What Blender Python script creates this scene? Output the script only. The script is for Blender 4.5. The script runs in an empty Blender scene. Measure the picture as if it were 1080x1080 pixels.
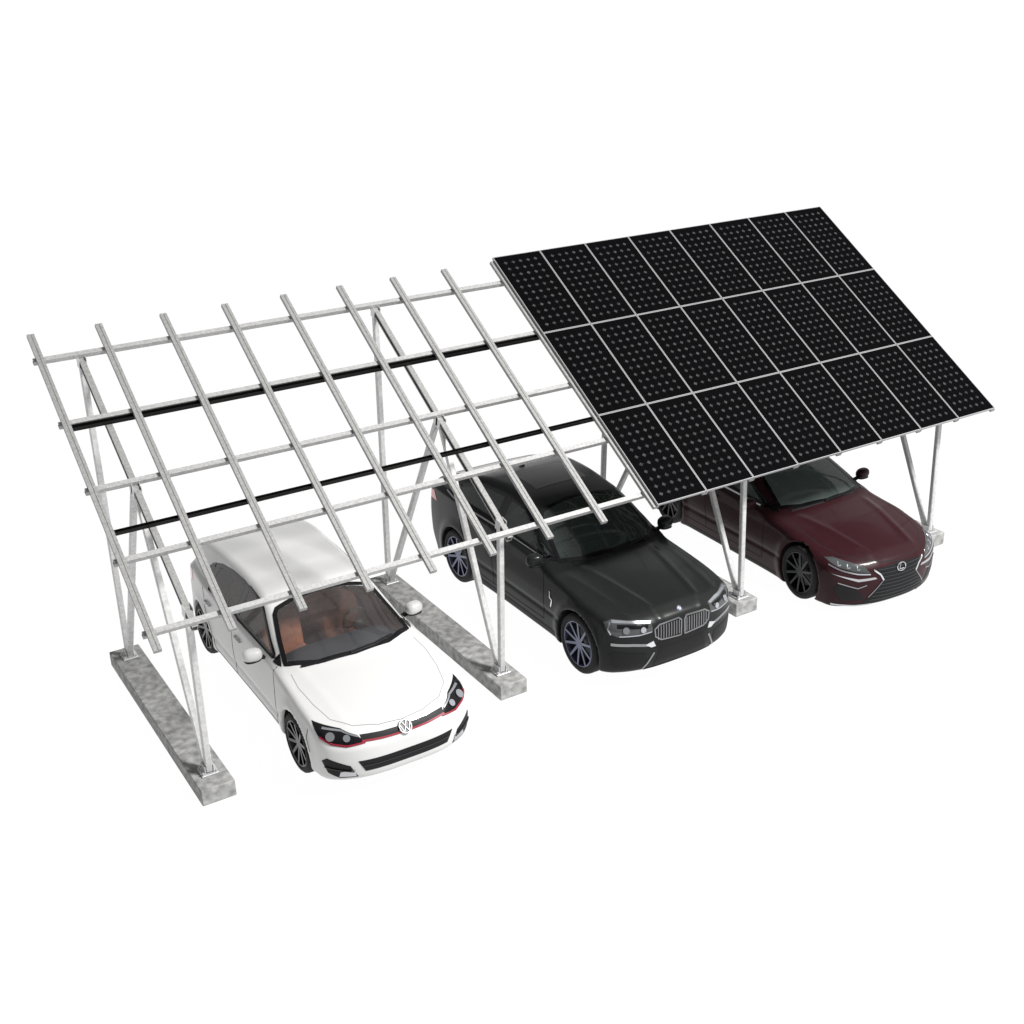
import bpy, bmesh, math, random
import numpy as np
from mathutils import Vector, Matrix
from mathutils.geometry import delaunay_2d_cdt
random.seed(4)
PI = math.pi
S = bpy.context.scene
COL = S.collection
U = 0.68                                   # metres per solar panel pitch

# ------------------------------------------------------------ camera
cd = bpy.data.cameras.new('camera'); cam = bpy.data.objects.new('camera', cd); COL.objects.link(cam)
S.camera = cam
_y, _p, _r = -0.5419, 1.1639, -0.0317
R3 = Matrix.Rotation(_y, 3, 'Z') @ Matrix.Rotation(_p, 3, 'X') @ Matrix.Rotation(_r, 3, 'Z')
cam.matrix_world = Matrix.Translation((-3.2306*U, -19.0588*U, 10.5179*U)) @ R3.to_4x4()
cd.sensor_width = 36; cd.lens = 36*1305.49/1080
cd.clip_start = .1; cd.clip_end = 3000

# ------------------------------------------------------------ made-up world light: white below for the floor, dimmer left and overhead
W = bpy.data.worlds.new('World'); S.world = W; W.use_nodes = True
nt = W.node_tree; N = nt.nodes; L = nt.links; N.clear()
def _n(t, **k):
    n = N.new(t)
    for a, b in k.items(): setattr(n, a, b)
    return n
tc = _n('ShaderNodeTexCoord'); sp = _n('ShaderNodeSeparateXYZ'); L.new(tc.outputs['Generated'], sp.inputs[0])
up = _n('ShaderNodeMapRange'); L.new(sp.outputs['Z'], up.inputs[0])
for i, v in zip((1, 2, 3, 4), (.03, .22, 0, 1)): up.inputs[i].default_value = v
side = _n('ShaderNodeMapRange'); L.new(sp.outputs['X'], side.inputs[0])
for i, v in zip((1, 2, 3, 4), (-.7, .6, .05, .62)): side.inputs[i].default_value = v
hi = _n('ShaderNodeMapRange'); L.new(sp.outputs['Z'], hi.inputs[0])
for i, v in zip((1, 2, 3, 4), (.1, 1, .75, 1.25)): hi.inputs[i].default_value = v
mu = _n('ShaderNodeMath', operation='MULTIPLY'); L.new(side.outputs[0], mu.inputs[0]); L.new(hi.outputs[0], mu.inputs[1])
mx = _n('ShaderNodeMix', data_type='FLOAT'); L.new(up.outputs[0], mx.inputs[0]); mx.inputs[2].default_value = 1.07
L.new(mu.outputs[0], mx.inputs[3])
bg = _n('ShaderNodeBackground'); bg.inputs[0].default_value = (1, 1, 1, 1); L.new(mx.outputs[0], bg.inputs[1])
wo = _n('ShaderNodeOutputWorld'); L.new(bg.outputs[0], wo.inputs[0])

# ------------------------------------------------------------ key softbox, front right
def area(name, loc, target, size, power):
    l = bpy.data.lights.new(name, 'AREA'); l.shape = 'DISK'; l.size = size; l.energy = power; l.color = (1, .99, .975)
    o = bpy.data.objects.new(name, l); COL.objects.link(o); o.location = loc
    o.rotation_euler = (Vector(target)-Vector(loc)).to_track_quat('-Z', 'Y').to_euler()
area('key_softbox', (13.5, -15, 18), (5.5, -1.5, .8), 5, 9600)
S.view_settings.view_transform = 'Standard'; S.view_settings.look = 'None'
S.view_settings.exposure = 0; S.view_settings.gamma = 1
S.render.engine = 'CYCLES'
S.cycles.max_bounces = 8; S.cycles.transparent_max_bounces = 12

# ------------------------------------------------------------ materials
def mat(name, col=(.5, .5, .5), rough=.5, metal=0, spec=.5, coat=0, noise=None, bump=0, back=None, coat_rough=.04):
    m = bpy.data.materials.new(name); m.use_nodes = True
    t = m.node_tree; b = t.nodes['Principled BSDF']
    b.inputs['Base Color'].default_value = (*col, 1); b.inputs['Roughness'].default_value = rough
    b.inputs['Metallic'].default_value = metal; b.inputs['Specular IOR Level'].default_value = spec
    b.inputs['Coat Weight'].default_value = coat; b.inputs['Coat Roughness'].default_value = coat_rough
    src = None
    if noise:                                # (scale, low factor, high factor, detail)
        tcn = t.nodes.new('ShaderNodeTexCoord'); n1 = t.nodes.new('ShaderNodeTexNoise')
        n1.inputs['Scale'].default_value = noise[0]; n1.inputs['Detail'].default_value = noise[3]
        t.links.new(tcn.outputs['Object'], n1.inputs['Vector'])
        r = t.nodes.new('ShaderNodeMapRange'); t.links.new(n1.outputs[0], r.inputs[0])
        for i, v in zip((1, 2, 3, 4), (.3, .7, noise[1], noise[2])): r.inputs[i].default_value = v
        v = t.nodes.new('ShaderNodeVectorMath'); v.operation = 'SCALE'; v.inputs[0].default_value = col
        t.links.new(r.outputs[0], v.inputs['Scale']); src = v.outputs[0]
        t.links.new(src, b.inputs['Base Color'])
        if bump:
            bp = t.nodes.new('ShaderNodeBump'); bp.inputs['Strength'].default_value = bump; bp.inputs['Distance'].default_value = .01
            t.links.new(n1.outputs[0], bp.inputs['Height']); t.links.new(bp.outputs[0], b.inputs['Normal'])
    if back:                                 # inner face of a car shell: cloth lining
        d = t.nodes.new('ShaderNodeBsdfDiffuse'); d.inputs[0].default_value = (*back, 1)
        g = t.nodes.new('ShaderNodeNewGeometry'); ms = t.nodes.new('ShaderNodeMixShader')
        t.links.new(g.outputs['Backfacing'], ms.inputs[0]); t.links.new(b.outputs[0], ms.inputs[1]); t.links.new(d.outputs[0], ms.inputs[2])
        t.links.new(ms.outputs[0], t.nodes['Material Output'].inputs[0])
    return m
def glass_mat(name, tint, refl=1.0, haze=0, hazecol=(.2, .2, .2)):
    m = bpy.data.materials.new(name); m.use_nodes = True; t = m.node_tree; t.nodes.clear()
    tr = t.nodes.new('ShaderNodeBsdfTransparent'); tr.inputs[0].default_value = (*tint, 1)
    gl = t.nodes.new('ShaderNodeBsdfGlossy'); gl.inputs['Roughness'].default_value = .02; gl.inputs[0].default_value = (refl, refl, refl, 1)
    df = t.nodes.new('ShaderNodeBsdfDiffuse'); df.inputs[0].default_value = (*hazecol, 1)
    m0 = t.nodes.new('ShaderNodeMixShader'); m0.inputs[0].default_value = haze
    fr = t.nodes.new('ShaderNodeFresnel'); fr.inputs[0].default_value = 1.5
    mx = t.nodes.new('ShaderNodeMixShader'); o = t.nodes.new('ShaderNodeOutputMaterial')
    t.links.new(tr.outputs[0], m0.inputs[1]); t.links.new(df.outputs[0], m0.inputs[2])
    t.links.new(fr.outputs[0], mx.inputs[0]); t.links.new(m0.outputs[0], mx.inputs[1]); t.links.new(gl.outputs[0], mx.inputs[2])
    t.links.new(mx.outputs[0], o.inputs[0]); return m

M = {}
M['steel'] = mat('galvanised_steel', (.40, .40, .40), .5, .35, noise=(38, .82, 1.15, 3))
M['rail'] = mat('galvanised_rail', (.29, .29, .285), .55, .3, noise=(45, .8, 1.2, 3))
M['post'] = mat('galvanised_post', (.52, .52, .52), .45, .2, noise=(25, .85, 1.12, 3))
M['zinc'] = mat('bright_zinc', (.6, .6, .61), .4, .4)
M['gutter'] = mat('black_gutter', (.006, .006, .006), .5, spec=.15)
M['concrete'] = mat('concrete', (.29, .29, .285), .9, spec=.2, noise=(13, .62, 1.34, 10), bump=.5)
M['alu'] = mat('panel_aluminium', (.36, .36, .37), .45, .3)
M['black'] = mat('black_plastic', (.007, .007, .008), .5, spec=.2)
M['gloss_black'] = mat('gloss_black', (.005, .005, .006), .15, spec=.35)
M['gap'] = mat('shut_gap', (.02, .02, .02), .9, spec=.1)
M['rubber'] = mat('tyre_rubber', (.014, .014, .015), .75, spec=.25)
M['iron'] = mat('brake_iron', (.07, .07, .07), .4, .7)
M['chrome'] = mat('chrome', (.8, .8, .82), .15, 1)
M['silver'] = mat('satin_silver', (.5, .5, .52), .3, .9)
M['red'] = mat('red_trim', (.24, .012, .028), .35)
M['tail'] = mat('red_lamp', (.5, .01, .02), .15, coat=1)
M['lens'] = mat('headlamp_reflector', (.45, .47, .5), .2, .8)
M['lampglass'] = mat('headlamp_glass', (.05, .055, .055), .12, spec=.5)
M['softgap'] = mat('soft_gap', (.25, .25, .25), .9, spec=.1)
M['dark_chrome'] = mat('dark_chrome', (.30, .30, .31), .22, 1)
M['lining'] = mat('dark_lining', (.03, .03, .032), .9)
M['under'] = mat('underbody', (.02, .02, .02), .9, spec=.1)

def solar_mat():
    m = mat('solar_cells', (.0015, .0015, .002), .6, spec=.008); t = m.node_tree; b = t.nodes['Principled BSDF']
    tcn = t.nodes.new('ShaderNodeTexCoord'); s = t.nodes.new('ShaderNodeSeparateXYZ'); t.links.new(tcn.outputs['Object'], s.inputs[0])
    def math_(op, a, bb=None):
        n = t.nodes.new('ShaderNodeMath'); n.operation = op
        for i, q in enumerate((a, bb)):
            if q is None: continue
            if isinstance(q, (int, float)): n.inputs[i].default_value = q
            else: t.links.new(q, n.inputs[i])
        return n.outputs[0]
    cw, ch = CELLW, CELLH
    def dist(c, w, n):                       # distance to the nearest cell line, metres
        q = math_('DIVIDE', c, w); r = math_('ROUND', q)
        inside = math_('LESS_THAN', math_('ABSOLUTE', r), n/2-.2)
        return math_('MULTIPLY', math_('ABSOLUTE', math_('SUBTRACT', q, r)), w), inside
    dx, ix = dist(s.outputs[0], cw, 6); dy, iy = dist(s.outputs[1], ch, 12)
    dm = math_('LESS_THAN', math_('ADD', dx, dy), .026)
    dots = math_('MULTIPLY', dm, math_('MULTIPLY', ix, iy))
    ln = math_('MULTIPLY', math_('LESS_THAN', math_('MINIMUM', dx, dy), .0025), .06)
    fac = math_('MAXIMUM', dots, ln)
    nz = t.nodes.new('ShaderNodeTexNoise'); nz.inputs['Scale'].default_value = 23; t.links.new(tcn.outputs['Object'], nz.inputs['Vector'])
    mr = t.nodes.new('ShaderNodeMapRange'); t.links.new(nz.outputs[0], mr.inputs[0])
    for i, v in zip((1, 2, 3, 4), (.35, .65, .35, 1.1)): mr.inputs[i].default_value = v
    fac = math_('MULTIPLY', fac, mr.outputs[0])
    mxn = t.nodes.new('ShaderNodeMix'); mxn.data_type = 'RGBA'
    t.links.new(fac, mxn.inputs[0]); mxn.inputs[6].default_value = (.002, .002, .0023, 1); mxn.inputs[7].default_value = (.058, .058, .062, 1)
    t.links.new(mxn.outputs[2], b.inputs['Base Color'])
    return m

def ground_mat():                            # made-up translucent floor, so the world below lights it an even white
    m = bpy.data.materials.new('backlit_floor'); m.use_nodes = True; t = m.node_tree; t.nodes.clear()
    tr = t.nodes.new('ShaderNodeBsdfTranslucent'); tr.inputs[0].default_value = (.97, .97, .97, 1)
    d = t.nodes.new('ShaderNodeBsdfDiffuse'); d.inputs[0].default_value = (.85, .85, .85, 1)
    ms = t.nodes.new('ShaderNodeMixShader'); ms.inputs[0].default_value = .05; o = t.nodes.new('ShaderNodeOutputMaterial')
    t.links.new(tr.outputs[0], ms.inputs[1]); t.links.new(d.outputs[0], ms.inputs[2]); t.links.new(ms.outputs[0], o.inputs[0])
    return m

# ------------------------------------------------------------ helpers
def link(o, parent=None):
    COL.objects.link(o)
    if parent is not None: o.parent = parent
    return o
def tag(o, label=None, cat=None, group=None, kind=None):
    if label: o['label'] = label
    if cat: o['category'] = cat
    if group: o['group'] = group
    if kind: o['kind'] = kind
    return o
def empty(name, loc=(0, 0, 0), rz=0):
    o = bpy.data.objects.new(name, None); link(o); o.location = loc; o.rotation_euler = (0, 0, rz); o.empty_display_size = .2
    return o
def mesh_obj(name, verts, faces, m, parent=None, smooth=False, normals=None):
    me = bpy.data.meshes.new(name); me.from_pydata([tuple(map(float, v)) for v in verts], [], [tuple(map(int, f)) for f in faces])
    me.materials.append(m)
    if smooth or normals is not None: me.polygons.foreach_set('use_smooth', [True]*len(me.polygons))
    me.update()
    if normals is not None:
        me.normals_split_custom_set_from_vertices([tuple(map(float, n)) for n in normals])
    return link(bpy.data.objects.new(name, me), parent)
def bm_obj(name, bm, m, parent=None, smooth=False):
    bmesh.ops.recalc_face_normals(bm, faces=bm.faces)
    me = bpy.data.meshes.new(name); bm.to_mesh(me); bm.free(); me.materials.append(m)
    if smooth: me.polygons.foreach_set('use_smooth', [True]*len(me.polygons))
    return link(bpy.data.objects.new(name, me), parent)
def frame_for(d, upv=(0, 0, 1)):
    d = Vector(d).normalized(); u = Vector(upv)
    if abs(d.dot(u)) > .98: u = Vector((0, 1, 0))
    a = u.cross(d).normalized(); b = d.cross(a)
    return d, a, b
def add_prof(bm, p0, p1, prof, upv=(0, 0, 1)):
    """extrude a 2D profile (side, up) from p0 to p1"""
    p0 = Vector(p0); p1 = Vector(p1); d, a, b = frame_for(p1-p0, upv)
    r = [[bm.verts.new(p + a*x + b*y) for x, y in prof] for p in (p0, p1)]
    n = len(prof)
    for i in range(n): bm.faces.new((r[0][i], r[0][(i+1) % n], r[1][(i+1) % n], r[1][i]))
    bm.faces.new(r[0][::-1]); bm.faces.new(r[1])
def rect(w, h, c=.006):
    w /= 2; h /= 2
    return [(-w+c, -h), (w-c, -h), (w, -h+c), (w, h-c), (w-c, h), (-w+c, h), (-w, h-c), (-w, -h+c)]
def cprof(w, h, t=.006, s=1):                # C channel, web on the +side
    w /= 2; h /= 2
    P = [(w, -h), (w, h), (-w, h), (-w, h-.018), (-w+t, h-.018), (-w+t, h-t), (w-t, h-t), (w-t, -h+t), (-w+t, -h+t), (-w+t, -h+.018), (-w, -h+.018), (-w, -h)]
    return [(s*x, y) for x, y in P]
def circ(r, n=12): return [(r*math.cos(2*PI*i/n), r*math.sin(2*PI*i/n)) for i in range(n)]
def add_box(bm, c, s, bev=0, seg=1, rot=None):
    r = bmesh.ops.create_cube(bm, size=1)['verts']
    bmesh.ops.scale(bm, vec=s, verts=r)
    if bev:
        g = bmesh.ops.bevel(bm, geom=list({e for v in r for e in v.link_edges}), offset=bev, segments=seg, affect='EDGES', profile=.5)
        r = list({v for f in g['faces'] for v in f.verts} | {v for v in r if v.is_valid})
    if rot is not None: bmesh.ops.rotate(bm, cent=(0, 0, 0), matrix=rot, verts=r)
    bmesh.ops.translate(bm, vec=c, verts=r)
    return r
def box_obj(name, c, s, m, parent, bev=0, seg=2, rot=None):
    bm = bmesh.new(); add_box(bm, c, s, bev, seg, rot); return bm_obj(name, bm, m, parent, smooth=bev > .02)
def copy_tree(o, parent=None):
    c = o.copy(); COL.objects.link(c); c.parent = parent
    for ch in list(o.children): copy_tree(ch, c)
    return c

# ------------------------------------------------------------ ground
g = mesh_obj('ground', [(-400, -400, 0), (400, -400, 0), (400, 400, 0), (-400, 400, 0)], [(0, 1, 2, 3)], ground_mat()); tag(g, kind='structure')

# ------------------------------------------------------------ carport
H, TILT, PL = 5.9524*U, .5708, 1.9298*U
CT, ST = math.cos(TILT), math.sin(TILT)
def roof(k, t, dn=0):                        # k, t in panel pitches; dn metres below the glass plane
    return Vector((k*U, -t*U*CT + dn*ST, H - t*U*ST - dn*CT))
DOWN = Vector((0, -CT, -ST)); NRM = Vector((0, -ST, CT))
FX = [.594 + 4.8757*i for i in range(4)]
ordn = ['first', 'second', 'third', 'fourth', 'fifth', 'sixth', 'seventh', 'eighth']
# concrete footings
fw, fh, y0, y1 = .50*U, .2584*U, -4.4947*U, .2279*U
FL = ['long concrete footing left of the white hatchback, under the outermost frame of the bare half',
      'concrete footing between the white hatchback and the black SUV',
      'concrete footing between the black SUV and the dark red sedan, mostly hidden by the SUV',
      'concrete footing right of the dark red sedan, only its front end showing']
for i, x in enumerate(FX):
    bm = bmesh.new(); add_box(bm, (0, 0, fh/2+.002), (fw, y1-y0, fh), .008, 1)
    o = bm_obj('concrete_footing', bm, M['concrete']); o.location = (x*U, (y0+y1)/2, 0)
    tag(o, FL[i], 'footing', 'concrete footings under the carport')

cp = empty('carport_frame', (8*U, -2.3*U, 0))
tag(cp, 'galvanised steel carport frame with sloping grid of rails, its left half still bare of panels', 'carport')
CO = Vector(cp.location)
def cobj(name, bm, m, parent=None):          # geometry built in world space, then made local to the frame's base
    bmesh.ops.translate(bm, vec=-CO, verts=bm.verts); return bm_obj(name, bm, m, parent or cp)
zf = fh+.004
rb = .033                                    # rail dn top
RH, PH = .040, .052
for i, x in enumerate(FX):
    bm = bmesh.new(); dnb = rb+RH+PH+.037
    add_prof(bm, roof(x, .46, dnb), roof(x, 5.52, dnb), cprof(.058, .07), NRM)
    beam = cobj('main_beam', bm, M['rail'])
    for by, tt in ((-.12, (.56, 3.02)), (-4.08 if i < 2 else -4.27, (3.10, 5.20))):
        base = Vector((x*U, by*U, zf))
        bm = bmesh.new(); add_box(bm, base+Vector((0, 0, .006)), (.17, .17, .012), .002)
        for sx in (-1, 1):
            add_box(bm, base+Vector((sx*.042, 0, .05)), (.008, .12, .085))
            for sy in (-1, 1):
                add_prof(bm, base+Vector((sx*.065, sy*.065, .01)), base+Vector((sx*.065, sy*.065, .04)), circ(.011, 6))
        cobj('base_plate', bm, M['zinc'])
        for j, t in enumerate(tt):
            bm = bmesh.new(); top = roof(x, t, dnb); b0 = base+Vector((0, (.03 if j == 0 else -.03)*(1 if by > -2 else 1), .03))
            if by < -2: b0 = base+Vector((0, (.03 if j == 0 else -.03), .03))
            add_prof(bm, b0, top, rect(.064, .060, .008), (0, 1, 0)); cobj('post', bm, M['post'])
            bm = bmesh.new()
            for sx in (-1, 1):
                add_prof(bm, top+Vector((sx*.037, 0, -.07)), roof(x, t, dnb-.05)+Vector((sx*.037, 0, 0)), rect(.09, .008, .002), (1, 0, 0))
            cobj('clamp', bm, M['zinc'])
PT = [.52, 1.79, 3.03, 4.28, 5.46]
for t in PT:
    bm = bmesh.new(); a = roof(-.09, t, rb+RH+PH/2); b = roof(16.09, t, rb+RH+PH/2)
    add_prof(bm, a, b, cprof(.052, PH, s=-1), NRM); cobj('purlin', bm, M['steel'])
for k in range(17):
    bm = bmesh.new(); kk = k
    a = roof(kk, .05, rb+RH/2); b = roof(kk, 3*1.9298-.005 if k < 8 else 3*1.9298-.004, rb+RH/2); w, h, t = .072, RH, .006
    P = [(-w/2, -h/2), (w/2, -h/2), (w/2, h/2), (.006, h/2), (.006, h/2-.005), (-.006, h/2-.005), (-.006, h/2), (-w/2, h/2)]
    add_prof(bm, a, b, P, NRM); rl = cobj('rail', bm, M['rail'])
    for t_ in PT:
        bm = bmesh.new(); add_box(bm, roof(kk, t_, rb+RH+.012)+Vector((.045, 0, 0)), (.03, .05, .03))
        cobj('bracket', bm, M['steel'], rl)
for t, w in ((1.875, .044), (3.80, .036)):
    bm = bmesh.new(); h = .05
    P = [(-w/2, h/2), (-w/2, -h/2), (w/2, -h/2), (w/2, h/2), (w/2-.005, h/2), (w/2-.005, -h/2+.005), (-w/2+.005, -h/2+.005), (-w/2+.005, h/2)]
    add_prof(bm, roof(.06, t, rb+RH+.004+h/2), roof(15.95, t, rb+RH+.004+h/2), P, NRM); cobj('gutter', bm, M['gutter'])

# solar panels: 8 x 3
PWm, PLm, TH = U-.007, PL-.007, .032
CELLW, CELLH = (PWm-.03)/6, (PLm-.03)/12
M['cells'] = solar_mat()
def make_panel():
    r = empty('solar_panel')
    bm = bmesh.new(); b = .007; hx, hy = PWm/2, PLm/2
    for c, s in (((-hx+b/2, 0, -TH/2), (b, 2*hy, TH)), ((hx-b/2, 0, -TH/2), (b, 2*hy, TH)), ((0, -hy+b/2, -TH/2), (2*hx-2*b-.0005, b, TH)), ((0, hy-b/2, -TH/2), (2*hx-2*b-.0005, b, TH))):
        add_box(bm, c, s)
    bm_obj('frame', bm, M['alu'], r)
    bm = bmesh.new(); add_box(bm, (0, 0, -.008), (2*hx-2*b-.001, 2*hy-2*b-.001, .008)); bm_obj('cell_sheet', bm, M['cells'], r)
    return r
proto = None
rown = ['top', 'middle', 'bottom']
for row in range(3):
    for c in range(8):
        o = make_panel() if proto is None else copy_tree(proto)
        if proto is None: proto = o
        P = (roof(8.5+c, (row+.5)*1.9298, 0))
        Mx = Matrix((Vector((1, 0, 0)), -DOWN, NRM)).transposed().to_4x4(); Mx.translation = P
        o.matrix_world = Mx
        where = {0: 'at its left end beside the bare rails', 7: 'at its far right end'}.get(c, '%s from the left' % ordn[c])
        tag(o, 'black solar panel in the %s row, %s' % (rown[row], where), 'solar panel', 'solar panels on the carport roof')

# ------------------------------------------------------------ car shells
def spl(pts):
    xs = np.array([p[0] for p in pts], float); ys = np.array([p[1] for p in pts], float)
    h = np.diff(xs); d = np.diff(ys)/h; m = np.zeros(len(xs)); m[0] = d[0]; m[-1] = d[-1]
    for i in range(1, len(xs)-1):
        if d[i-1]*d[i] > 0:
            w1 = 2*h[i]+h[i-1]; w2 = h[i]+2*h[i-1]; m[i] = (w1+w2)/(w1/d[i-1]+w2/d[i])
    def f(x):
        x = np.clip(x, xs[0], xs[-1]); i = np.clip(np.searchsorted(xs, x, side='right')-1, 0, len(xs)-2)
        t = (x-xs[i])/h[i]
        return ((1+2*t)*(1-t)**2*ys[i] + t*(1-t)**2*h[i]*m[i] + t*t*(3-2*t)*ys[i+1] + t*t*(t-1)*h[i]*m[i+1])
    return f
def smax(a, b, r):
    k = np.maximum(r-np.abs(a-b), 0); return np.maximum(a, b)+k*k/(4*r)
def sstep(x, a, b):
    t = np.clip((x-a)/(b-a), 0, 1); return t*t*(3-2*t)

class Shell:
    def __init__(s, c):
        s.c = c; s.Zp = spl(c['top']); s.Zb = spl(c['belt']); s.Wm = spl(c['width']); s.Yf = spl(c['front']); s.Yr = spl(c['rear']); s.zbot = c['bottom']
        s.cam = spl(c['camber'])
    def __call__(s, P):
        c = s.c; x, y, z = P[..., 0], P[..., 1], P[..., 2]; ax = np.abs(x)
        yy = y - c['bow']*(ax/.8)**2
        zp = s.Zp(yy); sl = (s.Zp(yy+.02)-s.Zp(yy-.02))/.04
        zt = zp - s.cam(y)*ax**2
        for xr0, xr1, amp, wd in c['ridges']:          # bonnet creases
            xr = xr0 + (xr1-xr0)*np.clip((y+.8)/1.4, 0, 1)
            zt = zt + amp*np.exp(-((ax-xr)/wd)**2)*(1-sstep(y, .35, .6))
        ft = (z-zt)/np.sqrt(1+sl*sl)
        wm = s.Wm(y); zb = s.Zb(y); zc = c['zwide']
        lo = np.clip((zc-z)/zc, 0, 2); hi = np.clip((z-zc)/(zb-zc), 0, 1)
        w = wm - c['tuck']*lo**2 - c['lean']*hi**2
        w = w - .012*np.exp(-((z-c['crease'])/.035)**2)*sstep(y, .1, .5)*(1-sstep(y, c['wb']-.2, c['wb']+.3))
        for ya in (0, c['wb']):
            d = np.sqrt((y-ya)**2+(z-c['R'])**2); w = w + c['flare']*np.exp(-((d-c['arch']-.03)/.07)**2)
        k = sstep(z, zb-.03, zb+.045)
        wg = wm-c['lean']-c['step']-c['tumble']*(z-zb)
        w = w*(1-k)+wg*k
        fs = (ax-w)*.92
        f = smax(ft, fs, c.get('redge', .09))
        yf = s.Yf(z)+c['fbow']*(ax/c['wmax'])**c['fpow']
        ff = (yf-y)*.85
        f = smax(f, ff, .08)
        yr = s.Yr(z)-c['rbow']*(ax/c['wmax'])**3
        f = smax(f, (y-yr)*.9, .09)
        f = smax(f, s.zbot-z, .05)
        for ya in (0, c['wb']):
            d = np.sqrt((y-ya)**2+(z-c['R'])**2)-c['arch']
            q = np.maximum(d, (c['wmax']-.30)-ax)
            f = np.maximum(f, -q)
        return f
    def grad(s, P, e=.004):
        g = np.zeros_like(P)
        for i in range(3):
            d = np.zeros(3); d[i] = e; g[..., i] = (s(P+d)-s(P-d))/(2*e)
        return g
    def normal(s, P):
        g = s.grad(P, .008); return g/np.maximum(np.linalg.norm(g, axis=-1, keepdims=True), 1e-9)
    def cast(s, O, D, tmax=4., n=320):
        """first crossing from outside along D for every origin"""
        O = np.asarray(O, float); D = np.asarray(D, float); ts = np.linspace(0, tmax, n)
        P = O[:, None, :]+ts[None, :, None]*D; V = s(P); ins = V < 0; hit = ins.any(1); i = np.argmax(ins, 1)
        i = np.maximum(i, 1); a = ts[i-1]; b = ts[i]
        for _ in range(18):
            m = (a+b)/2; v = s(O+m[:, None]*D); a = np.where(v < 0, a, m); b = np.where(v < 0, m, b)
        return O+b[:, None]*D, hit
    def mesh(s, lo, hi, h):
        n = [int(round((b-a)/h))+1 for a, b in zip(lo, hi)]
        ax = [np.linspace(a, a+h*(k-1), k) for a, k in zip(lo, n)]
        G = np.stack(np.meshgrid(*ax, indexing='ij'), -1); V = s(G); ins = V < 0
        cs = [(i, j, k) for i in (0, 1) for j in (0, 1) for k in (0, 1)]
        sl = lambda A, o: A[o[0]:A.shape[0]-1+o[0], o[1]:A.shape[1]-1+o[1], o[2]:A.shape[2]-1+o[2]]
        cnt = sum(sl(ins, o).astype(int) for o in cs); mixed = (cnt > 0) & (cnt < 8)
        acc = np.zeros(mixed.shape+(3,)); num = np.zeros(mixed.shape)
        for a in cs:
            for d in range(3):
                if a[d]: continue
                b = list(a); b[d] = 1
                va, vb = sl(V, a), sl(V, b); cr = (va < 0) != (vb < 0)
                t = np.where(cr, va/np.where(cr, va-vb, 1), 0)
                p = np.array(a)+t[..., None]*(np.array(b)-np.array(a)); acc += np.where(cr[..., None], p, 0); num += cr
        idx = -np.ones(mixed.shape, int); idx[mixed] = np.arange(mixed.sum())
        I = np.argwhere(mixed); verts = np.array(lo)+h*(I+acc[mixed]/num[mixed][:, None])
        F = []
        for d in range(3):
            e, f = [(1, 2), (2, 0), (0, 1)][d]
            A = np.moveaxis(ins, d, 0)
            c0 = np.take(ins, range(0, n[d]-1), d); c1 = np.take(ins, range(1, n[d]), d); q = np.argwhere(c0 != c1)
            q = q[(q[:, e] > 0) & (q[:, f] > 0) & (q[:, e] < n[e]-1) & (q[:, f] < n[f]-1)]
            de = np.zeros(3, int); de[e] = 1; df = np.zeros(3, int); df[f] = 1
            g = lambda r: idx[r[:, 0], r[:, 1], r[:, 2]]
            quad = np.stack([g(q-de-df), g(q-df), g(q), g(q-de)], 1)
            flip = ~c0[q[:, 0], q[:, 1], q[:, 2]]
            quad[flip] = quad[flip][:, ::-1]; F.append(quad)
        F = np.concatenate(F)
        for _ in range(5):
            v = s(verts); gr = s.grad(verts); st = -v[:, None]*gr/np.maximum((gr**2).sum(1, keepdims=True), .05)
            l = np.linalg.norm(st, axis=1, keepdims=True); verts = verts+st*np.minimum(1, .5*h/np.maximum(l, 1e-9))
        return verts, F

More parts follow.
